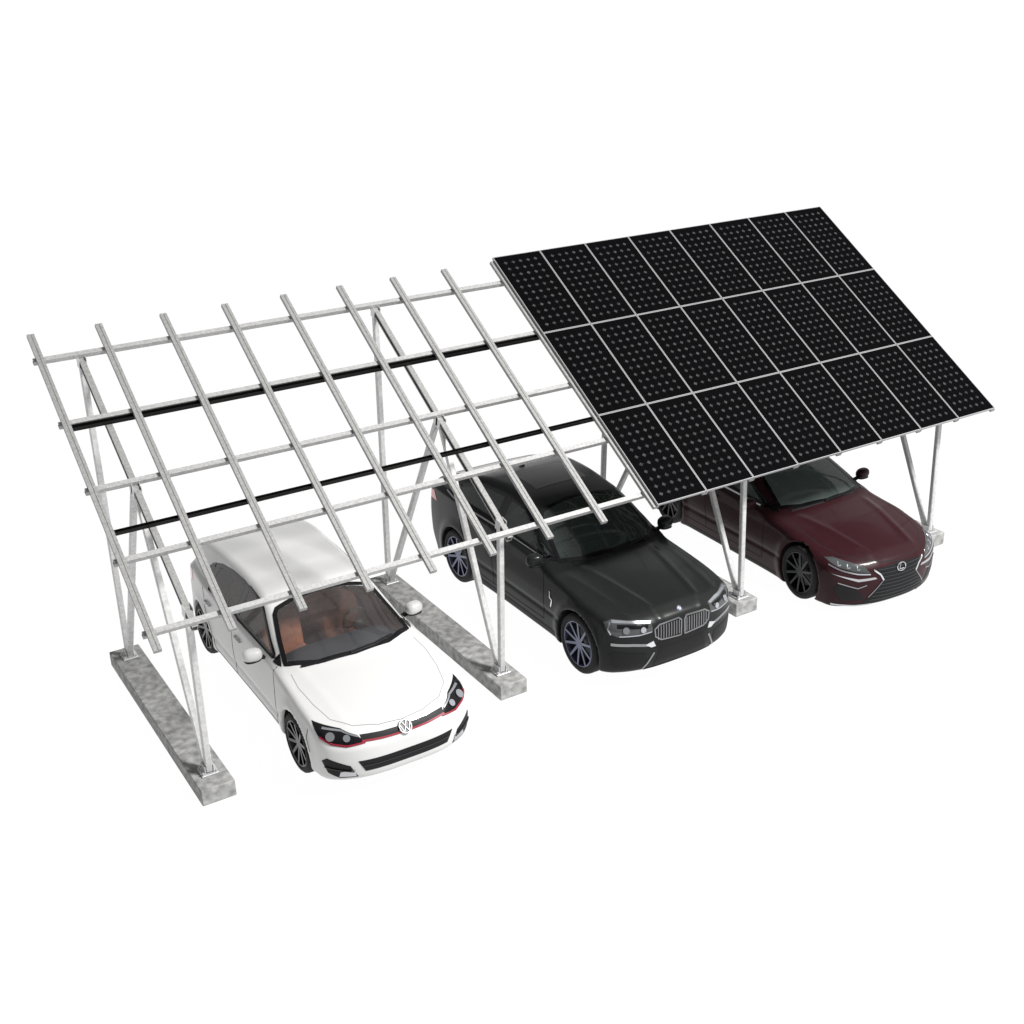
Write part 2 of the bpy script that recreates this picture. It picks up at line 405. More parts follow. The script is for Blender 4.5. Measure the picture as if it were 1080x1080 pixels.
class Car:
    def __init__(s, name, c, loc, rz, scale, label, cat):
        s.sh = Shell(c); s.c = c; s.k = np.array(scale, float)
        s.root = empty(name, loc, rz); tag(s.root, label, cat)
    def put(s, name, V, F, m, N=None, parent=None, smooth=True):
        V = np.asarray(V)*s.k
        if N is not None:
            N = np.asarray(N)/s.k; N = N/np.maximum(np.linalg.norm(N, axis=1, keepdims=True), 1e-9)
        return mesh_obj(name, V, F, m, parent or s.root, smooth, N)
    def bm(s, name, bm, m, parent=None, smooth=True):
        bmesh.ops.scale(bm, vec=tuple(s.k), verts=bm.verts); return bm_obj(name, bm, m, parent or s.root, smooth)
    # projection frames: phi = 0 looks from the front, 90 from the side, 'top' from above
    def frame(s, phi, sd):
        if phi == 'top': return np.array([0, 0, -1.]), lambda P: (P[0], P[1]), lambda a, b: (a, b, 3.)
        if phi == 'rear': return np.array([0, -1., 0]), lambda P: (P[0], P[2]), lambda a, b: (a, 6., b)
        f = math.radians(phi); cs, sn = math.cos(f), math.sin(f)
        d = np.array([-sd*sn, cs, 0.])
        to2 = lambda P: (P[0]*cs+P[1]*sn, P[2])          # P[0] is |x|
        fr3 = lambda a, b: (sd*(a*cs)-d[0]*3., a*sn-d[1]*3., b)
        return d, to2, fr3
    def patch(s, name, pts, phi, m, sd=1, off=.004, parent=None, step=.025, skirt=.012, smooth=True, bulge=0):
        d, to2, fr3 = s.frame(phi, sd); Q = [np.array(to2(p)) for p in pts]
        ring = []
        for a, b in zip(Q, Q[1:]+Q[:1]):
            k = max(1, int(np.linalg.norm(b-a)/step))
            ring += [a+(b-a)*i/k for i in range(k)]
        ring = np.array(ring); lo, hi = ring.min(0), ring.max(0)
        gx = np.arange(lo[0]+step*.5, hi[0], step); gy = np.arange(lo[1]+step*.5, hi[1], step)
        ins = []
        x1, y1 = ring[:, 0], ring[:, 1]; x2, y2 = np.roll(x1, -1), np.roll(y1, -1)
        for X in gx:
            for Y in gy:
                cr = ((y1 > Y) != (y2 > Y)) & (X < (x2-x1)*(Y-y1)/np.where(y2 == y1, 1e-9, y2-y1)+x1)
                if cr.sum() % 2 and np.min((x1-X)**2+(y1-Y)**2) > (step*.45)**2: ins.append((X, Y))
        n = len(ring); V2 = [Vector(p) for p in ring]+[Vector(p) for p in ins]
        vo, eo, fo, *_ = delaunay_2d_cdt(V2, [], [list(range(n))], 1, 1e-6)
        O = np.array([fr3(v[0], v[1]) for v in vo]); P, hit = s.sh.cast(O, d)
        N = s.sh.normal(P); F = [f for f in fo if all(hit[i] for i in f)]
        V = P+N*off
        F2 = []
        for f in F:                              # face outwards
            a, b, cc = (V[i] for i in f[:3]); nn = np.cross(b-a, cc-a); F2.append(tuple(f) if nn@N[f[0]] > 0 else tuple(f[::-1]))
        ed = {}
        for f in F2:
            for a, b in zip(f, f[1:]+f[:1]): ed[(a, b)] = 1
        bd = [e for e in ed if (e[1], e[0]) not in ed]
        V = list(V); NN = list(N); mp = {}
        for a, b in bd:
            for i in (a, b):
                if i not in mp: mp[i] = len(V); V.append(P[i]-N[i]*skirt); NN.append(N[i])
            F2.append((b, a, mp[a], mp[b]))
        return s.put(name, V, F2, m, NN, parent, smooth)
    def strip(s, name, pts, phi, m, sd=1, w=.008, off=.003, parent=None, closed=False, smooth=True, mirror=False, skirt=.006):
        VV = []; FF = []; NNN = []
        for sdd in ((sd, -sd) if mirror else (sd,)):
            d, to2, fr3 = s.frame(phi, sdd)
            Q = [np.array(to2(p)) for p in pts]; R = []
            pr = list(zip(Q, Q[1:]+Q[:1])) if closed else list(zip(Q, Q[1:]))
            for a, b in pr:
                k = max(1, int(np.linalg.norm(b-a)/.03)); R += [a+(b-a)*i/k for i in range(k)]
            if not closed: R.append(Q[-1])
            R = np.array(R); n = len(R)
            T = (np.roll(R, -1, 0)-np.roll(R, 1, 0)) if closed else np.gradient(R, axis=0)
            T = T/np.maximum(np.linalg.norm(T, axis=1, keepdims=True), 1e-9); Nn = np.stack([-T[:, 1], T[:, 0]], 1)
            A, B = R-Nn*w/2, R+Nn*w/2
            O = np.array([fr3(p[0], p[1]) for p in np.concatenate([A, B])]); P, hit = s.sh.cast(O, d); N = s.sh.normal(P)
            Vt = P+N*off; Vb = P-N*skirt; base = len(VV)
            VV += list(Vt)+list(Vb); NNN += list(N)+list(N)
            for i in range(n if closed else n-1):
                j = (i+1) % n
                if not (hit[i] and hit[j] and hit[n+i] and hit[n+j]): continue
                if np.linalg.norm(P[i]-P[j]) > .2 or np.linalg.norm(P[n+i]-P[n+j]) > .2: continue
                q = [i, j, n+j, n+i]; nn = np.cross(Vt[q[1]]-Vt[q[0]], Vt[q[2]]-Vt[q[0]])
                if nn@N[i] < 0: q = q[::-1]
                FF.append([base+t for t in q])
                for a, b in ((i, j), (n+j, n+i)): FF.append([base+b, base+a, base+2*n+a, base+2*n+b])
        if not FF: return None
        return s.put(name, VV, FF, m, NNN, parent, smooth)
    def surf(s, p, phi, sd=1):
        d, to2, fr3 = s.frame(phi, sd); a, b = to2(p)
        P, h = s.sh.cast(np.array([fr3(a, b)]), d); return Vector(P[0]), Vector(s.sh.normal(P)[0])

def in_poly(P2, poly):
    x, y = P2[:, 0], P2[:, 1]; r = np.zeros(len(P2), bool); n = len(poly)
    for i in range(n):
        (x1, y1), (x2, y2) = poly[i], poly[(i+1) % n]
        if y1 == y2: continue
        r ^= ((y1 > y) != (y2 > y)) & (x < (x2-x1)*(y-y1)/(y2-y1)+x1)
    return r
def shrink(poly, d):
    P = np.array(poly, float); n = len(P); A = 0
    for i in range(n): A += P[i][0]*P[(i+1) % n][1]-P[(i+1) % n][0]*P[i][1]
    s = 1 if A > 0 else -1; out = []
    for i in range(n):
        a, b, c = P[i-1], P[i], P[(i+1) % n]; e = (b-a)/np.linalg.norm(b-a); f = (c-b)/np.linalg.norm(c-b)
        n1 = s*np.array([-e[1], e[0]]); n2 = s*np.array([-f[1], f[0]]); m = n1+n2; m /= max(m@m/2, .35)
        out.append(tuple(b+m*d))
    return out

def wheel(car, x, y, sd, style):
    """style: R, rim, width, spokes, material of rim, split"""
    R, rr, w, ns, rim_m, split = style; c = bmesh.new()
    w_ = bpy.data.objects.new('wheel', None); link(w_, car.root); w_.location = (x*car.k[0], y*car.k[1], R*car.k[2]); w_.empty_display_size = .1
    def lathe(bm, prof, n=48):
        rings = []
        for px, pr in prof: rings.append([bm.verts.new((sd*px, pr*math.cos(2*PI*i/n), pr*math.sin(2*PI*i/n))) for i in range(n)])
        for a, b in zip(rings, rings[1:]):
            for i in range(n): bm.faces.new((a[i], a[(i+1) % n], b[(i+1) % n], b[i]))
    bm = c; h = w/2
    lathe(bm, [(h-.012, rr), (h+.002, rr+.02), (h, R-.028), (h-.018, R-.008), (h-.045, R), (-h+.045, R), (-h+.018, R-.008), (-h, R-.03), (-h, rr), (h-.012, rr)])
    car.bm('tyre', bm, M['rubber'], w_)
    bm = bmesh.new(); lathe(bm, [(h-.010, rr+.003), (h-.004, rr-.004), (h-.008, rr-.014), (h-.05, rr-.022), (-h+.02, rr-.03)])
    for k in range(ns):
        a0 = 2*PI*k/ns
        for q in ((-1, 1) if split else (0,)):
            a1 = a0+q*(.5*PI/ns)*(1.0 if split else 0)
            hub = Vector((h-.045, .035*math.cos(a0+q*.3), .035*math.sin(a0+q*.3))); tip = Vector((h-.022, (rr-.012)*math.cos(a1), (rr-.012)*math.sin(a1)))
            hub.x *= sd; tip.x *= sd
            d, A, B = frame_for(tip-hub, (1, 0, 0))
            w0, w1 = (.018, .014) if split else (.026, .020)
            vs = []
            for p_, ww in ((hub, w0), (tip, w1)):
                vs.append([bm.verts.new(p_+A*ww*i+B*t_) for i, t_ in ((-1, -.014), (1, -.014), (.55, .012), (-.55, .012))])
            for i in range(4): bm.faces.new((vs[0][i], vs[0][(i+1) % 4], vs[1][(i+1) % 4], vs[1][i]))
    add_prof(bm, (sd*(h-.07), 0, 0), (sd*(h-.028), 0, 0), circ(.058, 20))
    car.bm('rim', bm, rim_m, w_, False)
    bm = bmesh.new(); add_prof(bm, (sd*(-.03), 0, 0), (sd*(.0), 0, 0), circ(rr*.72, 28)); car.bm('brake_disc', bm, M['iron'], w_, False)
    bm = bmesh.new(); add_prof(bm, (sd*(-h+.02), 0, 0), (sd*(-h+.035), 0, 0), circ(rr-.025, 28)); car.bm('inner_barrel', bm, M['under'], w_, False)

def blob(bm, c, s, p=2.6, n=16, rot=None, taper=0):
    """superellipsoid"""
    def pw(a): return math.copysign(abs(a)**(2/p), a)
    rows = []
    for i in range(n+1):
        u = -PI/2+PI*i/n; row = []
        for j in range(2*n):
            v = 2*PI*j/(2*n); q = Vector((pw(math.cos(u))*pw(math.cos(v)), pw(math.cos(u))*pw(math.sin(v)), pw(math.sin(u))))
            q = Vector((q.x*s[0]*(1+taper*q.z), q.y*s[1], q.z*s[2]))
            if rot is not None: q = rot @ q
            row.append(bm.verts.new(q+Vector(c)))
        rows.append(row)
    for a, b in zip(rows, rows[1:]):
        for j in range(2*n): bm.faces.new((a[j], a[(j+1) % (2*n)], b[(j+1) % (2*n)], b[j]))
    bmesh.ops.remove_doubles(bm, verts=bm.verts, dist=1e-5)

def build_body(car, paint, glass, seat_m, dash_m, h=.020):
    c = car.c; sh = car.sh; wm = c['wmax']
    V, F = sh.mesh((-wm-.08-h*.37, c['ymin']-.06, c['bottom']-.06), (wm+.1, c['ymax']+.08, c['zmax']+.06), h)
    N = sh.normal(V); C = V[F].mean(1); CN = N[F].mean(1); ax = np.abs(C[:, 0])
    keep = np.ones(len(F), bool)
    side_win = c['windows']; ws = c['windscreen']; rw = c['rearscreen']
    wsf = ws+[(-x, y) for x, y in ws[::-1] if x > 0]; rwf = rw+[(-x, y) for x, y in rw[::-1] if x > 0]
    up = (CN[:, 2] > .25) & (C[:, 2] > sh.Zb(C[:, 1])+.02)
    for poly in side_win:
        keep &= ~(in_poly(C[:, 1:3], shrink(poly, .03)) & (ax > .4))
    keep &= ~(in_poly(C[:, :2], shrink(wsf, .035)) & up); keep &= ~(in_poly(C[:, :2], shrink(rwf, .035)) & (C[:, 2] > .9) & (CN[:, 2] > .1))
    part = np.full(len(F), 'body', dtype=object)
    zb = sh.Zb(C[:, 1])
    yc = c['cowl']
    arch = np.minimum(np.hypot(C[:, 1], C[:, 2]-c['R']), np.hypot(C[:, 1]-c['wb'], C[:, 2]-c['R'])) < c['arch']+.012
    hood = in_poly(C[:, :2], [(x, y) for x, y in c['bonnet']]+[(-x, y) for x, y in c['bonnet'][::-1]]) & (CN[:, 2] > .3) & (C[:, 2] > c['bonnet_z'])
    part[hood] = 'bonnet'
    part[(C[:, 1] > ws[-1][1]-.03) & (C[:, 1] < c['roof_end']) & (C[:, 2] > c['roof_z']) & (CN[:, 2] > .45)] = 'roof'
    for nm, poly in c['doors']:
        q = in_poly(C[:, 1:3], poly) & (ax > wm*.75) & (C[:, 2] < zb+.02)
        for sd in (1, -1): part[q & (np.sign(C[:, 0]) == sd)] = nm+('+' if sd > 0 else '-')
    part[(C[:, 1] < c['bump_y']) & (C[:, 2] < c['bump_z']) & ~hood] = 'front_bumper'
    part[(C[:, 1] > c['ymax']-.45) & (C[:, 2] < c['bump_z']-.05)] = 'rear_bumper'
    inner = arch & (ax < sh.Wm(C[:, 1])-.035); 
    for q, sg in enumerate('+-'):
        for q2, sg2 in enumerate('+-'): part[inner & ((C[:, 0] > 0) == (q == 0)) & ((C[:, 1] > 1.3) == (q2 == 0))] = 'wheel_well'+sg+sg2
    part[(CN[:, 2] < -.75) & (C[:, 2] < c['bottom']+.03)] = 'underbody'
    for p in sorted(set(part)):
        sel = keep & (part == p); f = F[sel]
        if not len(f): continue
        u, inv = np.unique(f, return_inverse=True)
        m = M['under'] if p.rstrip('+-') in ('wheel_well', 'underbody') else paint
        car.put({'door': 'door'}.get(p.rstrip('+-'), p.rstrip('+-')), V[u], inv.reshape(f.shape), m, N[u])
    # glass
    def P3(poly): return [(x, y, 0) for x, y in poly]
    def S3(poly): return [(.9, y, z) for y, z in poly]
    car.patch('windscreen', P3(wsf), 'top', glass, off=.004, skirt=.004, step=.04)
    car.strip('windscreen_seal', P3(shrink(wsf, .015)), 'top', M['gloss_black'], w=.050, off=.006, closed=True)
    car.patch('rear_window', P3(rwf), 'top', glass, off=.004, skirt=.004, step=.05)
    car.strip('rear_window_seal', P3(shrink(rwf, .02)), 'top', M['gloss_black'], w=.055, off=.006, closed=True)
    for sd in (1, -1):
        for i, poly in enumerate(side_win):
            car.patch('side_window', S3(poly), 90, glass, sd, off=.003, skirt=.004, step=.04)
            car.strip('window_seal', S3(shrink(poly, .014)), 90, M['gloss_black'], sd, w=.04, off=.005, closed=True)
        for poly in c['pillars']: car.patch('door_pillar', S3(poly), 90, M['gloss_black'], sd, off=.004, step=.03)
        for pl in c['shut']: car.strip('shut_line', S3(pl), 90, M['gap'], sd, w=.009, off=.0015)
    bl = c['bonnet']
    car.strip('bonnet_gap', P3(bl), 'top', M[c.get('gap', 'gap')], 1, w=c.get('gapw', .008), off=.0015)
    car.strip('bonnet_gap', [(-x, y, 0) for x, y in bl], 'top', M[c.get('gap', 'gap')], 1, w=c.get('gapw', .008), off=.0015)
    car.strip('wiper', [(-.05, yc+.06, 0), (.25, yc+.09, 0), (.50, yc+.16, 0)], 'top', M['black'], w=.022, off=.016, skirt=-.002)
    car.strip('wiper', [(-.60, yc+.12, 0), (-.35, yc+.07, 0), (-.10, yc+.05, 0)], 'top', M['black'], w=.022, off=.016, skirt=-.002)
    # cabin
    fl = c['floor']; L0, L1 = yc+.1, c['ymax']-.35
    bm = bmesh.new(); add_box(bm, (0, (L0+L1)/2, fl), (wm*1.62, L1-L0, .04)); car.bm('cabin_floor', bm, M['lining'], smooth=False)
    zt = float(sh.Zb(np.array(yc+.4)))
    bm = bmesh.new(); blob(bm, (0, yc+.33, zt-.14), (wm*.80, .30, .13), 4, 14); car.bm('dashboard', bm, dash_m)
    bm = bmesh.new()
    for a in range(28):
        t0, t1 = 2*PI*a/28, 2*PI*(a+1)/28
        add_prof(bm, Vector((.37+.18*math.cos(t0), 0, .18*math.sin(t0))), Vector((.37+.18*math.cos(t1), 0, .18*math.sin(t1))), circ(.016, 6))
    blob(bm, (.37, 0, 0), (.07, .03, .06), 2.5, 8); add_prof(bm, (.20, 0, 0), (.54, 0, 0), rect(.03, .02, .004))
    bmesh.ops.rotate(bm, cent=(0, 0, 0), matrix=Matrix.Rotation(-.4, 3, 'X'), verts=bm.verts); bmesh.ops.translate(bm, vec=(0, yc+.72, zt-.05), verts=bm.verts)
    car.bm('steering_wheel', bm, M['black'])
    seats = [(-.37, yc+1.0, .25), (.37, yc+1.0, .25)] + [(-.40, yc+1.85, .25), (.40, yc+1.85, .25)]
    for sx, sy, hw in seats:
        q = bpy.data.objects.new('seat', None); link(q, car.root); q.location = (sx*car.k[0], sy*car.k[1], (fl+.02)*car.k[2])
        top = zt+.02-fl
        bm = bmesh.new(); blob(bm, (0, 0, .20), (hw, .27, .12), 4, 10); car.bm('cushion', bm, seat_m, q)
        bm = bmesh.new(); blob(bm, (0, .27, .20+(top-.2)/2), (hw, .09, (top-.1)/2), 4, 10, Matrix.Rotation(-.28, 3, 'X')); car.bm('backrest', bm, seat_m, q)
        bm = bmesh.new(); blob(bm, (0, .27+top*.15+.05, top+.09), (.13, .05, .09), 3, 8, Matrix.Rotation(-.2, 3, 'X')); car.bm('headrest', bm, seat_m, q)

def mirror_part(car, sd, P, size, shell_m, lower_m):
    """door mirror, P is the centre of its housing (|x|,y,z)"""
    x, y, z = P; r = bpy.data.objects.new('mirror', None); link(r, car.root); r.location = (sd*x*car.k[0], y*car.k[1], z*car.k[2])
    bm = bmesh.new(); blob(bm, (0, 0, .01), size, 2.5, 14, Matrix.Rotation(sd*.18, 3, 'Z'))
    for v in bm.verts:
        if v.co.y > size[1]*.45: v.co.y = size[1]*.45
    car.bm('housing', bm, shell_m, r)
    bm = bmesh.new(); add_prof(bm, (-sd*size[0]*.6, .01, -size[2]*.6), (-sd*(size[0]+.09), .03, -size[2]*1.2), rect(.07, .03, .008)); car.bm('arm', bm, lower_m, r)
    bm = bmesh.new(); add_prof(bm, (0, size[1]*.46, .01), (0, size[1]*.46+.004, .01), [(size[0]*.82*a, size[2]*.78*b) for a, b in circ(1, 20)]); car.bm('glass', bm, M['chrome'], r)
    bm = bmesh.new(); blob(bm, (0, -.005, -size[2]*.72), (size[0]*.86, size[1]*.8, size[2]*.25), 2.5, 10); car.bm('lower_cover', bm, lower_m, r)

def torus(bm, c, R, r, nrm, n=28, sq=(1, 1)):
    nrm = Vector(nrm).normalized(); d, a, b = frame_for(nrm)
    P = [Vector(c)+a*R*sq[0]*math.cos(2*PI*i/n)+b*R*sq[1]*math.sin(2*PI*i/n) for i in range(n)]
    for i in range(n): add_prof(bm, P[i], P[(i+1) % n], circ(r, 6), nrm)
def disc_on(car, name, p, phi, r, m, sd=1, th=.012, off=.004, parent=None, sq=1):
    P, nr = car.surf(p, phi, sd); bm = bmesh.new(); add_prof(bm, P+nr*(off-.02), P+nr*(off+th), [(a*sq, b) for a, b in circ(r, 24)]); return car.bm(name, bm, m, parent, False)
def handle(car, y, z, m, sd):
    P, nr = car.surf((.9, y, z), 90, sd); bm = bmesh.new()
    blob(bm, P+Vector((sd*.022, 0, 0)), (.012, .10, .016), 3, 8)
    add_box(bm, P+Vector((sd*.01, -.075, 0)), (.03, .02, .02)); add_box(bm, P+Vector((sd*.01, .075, 0)), (.03, .02, .02))
    car.bm('door_handle', bm, m)
#CARS
# ------------------------------------------------------------ white hatchback
M['white'] = mat('white_paint', (.61, .61, .605), .4, spec=.3, coat=.25, back=(.36, .31, .29))
M['clear'] = glass_mat('clear_glass', (.80, .84, .84), .7, .10, (.42, .37, .36))
M['tan'] = mat('rust_brown_upholstery', (.34, .125, .07), .8, noise=(14, .75, 1.2, 3))
M['dash'] = mat('slate_dashboard', (.025, .04, .055), .6)
M['rim_dark'] = mat('dark_alloy', (.05, .05, .052), .3, .8)
golf_cfg = dict(redge=.06, gap='softgap', gapw=.006, wb=2.80, R=.318, arch=.365, flare=.018, wmax=.895, bottom=.21, ymin=-.84, ymax=3.44, zmax=1.46,
    top=[(-1.2, .55), (-.84, .66), (-.74, .735), (-.6, .79), (-.3, .865), (0, .92), (.16, .945), (.26, .968), (.36, 1.012), (.68, 1.165), (.96, 1.315), (1.13, 1.38), (1.4, 1.425), (2.0, 1.452), (2.5, 1.43), (2.8, 1.39), (2.98, 1.35), (3.22, 1.12), (3.40, .97), (3.6, .9)],
    belt=[(-1, .72), (-.6, .78), (0, .885), (.5, .935), (1.8, .965), (3.0, 1.01), (3.5, 1.0)],
    width=[(-.9, .84), (-.5, .87), (0, .885), (.8, .875), (1.5, .88), (2.6, .893), (3.05, .86), (3.5, .80)],
    front=[(.1, -.70), (.2, -.785), (.3, -.825), (.45, -.84), (.58, -.835), (.66, -.82), (.72, -.78), (1.5, -.5)],
    rear=[(.2, 3.34), (.4, 3.43), (.7, 3.44), (.95, 3.40), (1.1, 3.33), (1.4, 3.17), (1.6, 3.0)],
    camber=[(-.8, .03), (.5, .06), (1.4, .08), (2, .085), (3.2, .08)], bow=.15, ridges=[(.52, .66, .004, .06)],
    zwide=.55, tuck=.05, lean=.02, crease=.40, step=.045, tumble=.47, fbow=.27, fpow=3.3, rbow=.16,
    windows=[[(.60, .985), (.82, 1.10), (1.14, 1.285), (1.28, 1.33), (1.60, 1.36), (1.66, .985)], [(1.75, .99), (1.69, 1.36), (2.05, 1.355), (2.38, 1.315), (2.52, 1.04), (2.46, 1.0)],
             [(2.58, 1.05), (2.48, 1.29), (2.58, 1.245), (2.74, 1.11), (2.70, 1.06)]],
    pillars=[[(1.65, .985), (1.61, 1.355), (1.70, 1.36), (1.76, .99)], [(2.52, 1.04), (2.38, 1.315), (2.48, 1.29), (2.58, 1.05)], [(.46, .955), (.60, 1.03), (.60, .96)]],
    windscreen=[(0, .27), (.42, .31), (.745, .45), (.68, .74), (.605, 1.00), (.55, 1.06), (.28, 1.10), (0, 1.11)],
    rearscreen=[(0, 3.27), (.5, 3.21), (.54, 3.14), (.50, 3.03), (0, 3.045)],
    cowl=.23, bonnet=[(.73, .32), (.75, .1), (.72, -.2), (.66, -.45), (.50, -.62), (.25, -.71), (0, -.735)], bonnet_z=.66, roof_end=3.0, roof_z=1.28,
    doors=[('door', [(.50, .28), (.48, 1.0), (1.70, 1.0), (1.70, .28)]), ('rear_door', [(1.70, .28), (1.70, 1.05), (2.62, 1.05), (2.55, .72), (2.40, .50), (2.34, .28)])],
    bump_y=-.36, bump_z=.60, floor=.30,
    shut=[[(.50, .95), (.48, .7), (.50, .28), (1.70, .26), (2.34, .27), (2.42, .52), (2.56, .72), (2.62, 1.0)], [(1.71, .96), (1.72, .6), (1.69, .27)], [(-.36, .70), (-.34, .60), (-.40, .46)]])
SC = .96
car = Car('white_hatchback', golf_cfg, (2.055, -3.01, 0), -.010, (.93, 1.01, SC), 'white five door hatchback with rust brown seats parked under the bare rails', 'car')
build_body(car, M['white'], M['clear'], M['tan'], M['dash'])
for sd in (-1, 1):
    for y in (0, 2.80): wheel(car, sd*.775, y, sd, (.318, .245, .215, 5, M['rim_dark'], True))
    mirror_part(car, sd, (.98, .76, 1.0), (.11, .075, .07), M['white'], M['black'])
    handle(car, 1.52, .80, M['white'], sd); handle(car, 2.45, .83, M['white'], sd)
    # headlamps
    hl = car.patch('headlight', [(.44, -.78, .635), (.60, -.70, .615), (.73, -.62, .64), (.805, -.50, .70), (.825, -.37, .785), (.755, -.51, .768), (.65, -.64, .75), (.50, -.72, .70)], 35, M['gloss_black'], sd, off=.004)
    car.strip('red_line', [(.44, -.78, .638), (.60, -.70, .626), (.73, -.62, .652), (.795, -.50, .70)], 35, M['red'], sd, w=.014, off=.010, parent=hl)
    car.strip('lamp_band', [(.50, -.74, .688), (.65, -.65, .738), (.77, -.49, .755)], 35, M['lens'], sd, w=.010, off=.008, parent=hl)
    for p, r in (((.60, -.69, .684), .036), ((.72, -.58, .702), .046)):
        disc_on(car, 'lamp', p, 35, r, M['lens'], sd, parent=hl)
    car.patch('side_intake', [(.56, -.8, .27), (.62, -.77, .41), (.80, -.62, .50), (.83, -.56, .46), (.80, -.62, .33), (.72, -.7, .27)], 28, M['black'], sd, off=.004)
    car.strip('intake_fin', [(.60, -.8, .345), (.82, -.6, .40)], 28, M['rim_dark'], sd, w=.010, off=.016)
    car.patch('fog_panel', [(.58, -.8, .285), (.585, -.79, .36), (.70, -.70, .345), (.72, -.7, .29)], 28, M['silver'], sd, off=.009)
    car.patch('tail_light', [(.86, 3.06, .86), (.86, 3.32, .84), (.86, 3.38, .98), (.86, 3.10, 1.0)], 90, M['tail'], sd)
    car.strip('sill_trim', [(.9, .42, .20), (.9, 2.20, .20)], 90, M['black'], sd, w=.035, off=.004)
car.patch('grille', [(-.47, 0, .652), (-.25, 0, .640), (0, 0, .636), (.25, 0, .640), (.47, 0, .652), (.47, 0, .700), (.25, 0, .692), (0, 0, .690), (-.25, 0, .692), (-.47, 0, .700)], 0, M['black'], off=.003)
car.strip('red_line', [(-.47, 0, .650), (-.25, 0, .640), (0, 0, .636), (.25, 0, .640), (.47, 0, .650)], 0, M['red'], w=.016, off=.008)
car.patch('lower_intake', [(-.47, 0, .325), (.47, 0, .325), (.54, 0, .455), (-.54, 0, .455)], 0, M['black'], off=.003)
car.strip('intake_bar', [(-.49, 0, .39), (.49, 0, .39)], 0, M['rim_dark'], w=.01, off=.008)
P, nr = car.surf((0, 0, .672), 0)
em = bmesh.new(); torus(em, P+nr*.016, .066, .008, nr)
d_, a_, b_ = frame_for(nr); pt = lambda x, z: P+nr*.016+a_*x+b_*z
for q in ([(-.028, .056), (0, .004), (.028, .056)], [(-.056, .026), (-.026, -.052), (0, -.002), (.026, -.052), (.056, .026)]):
    for u, v in zip(q, q[1:]): add_prof(em, pt(*u), pt(*v), rect(.011, .011, .002), nr)
lg = car.bm('badge', em, M['chrome'], None, False)
em = bmesh.new(); add_prof(em, P, P+nr*.012, circ(.062, 24)); car.bm('badge_disc', em, M['rim_dark'], lg, False)

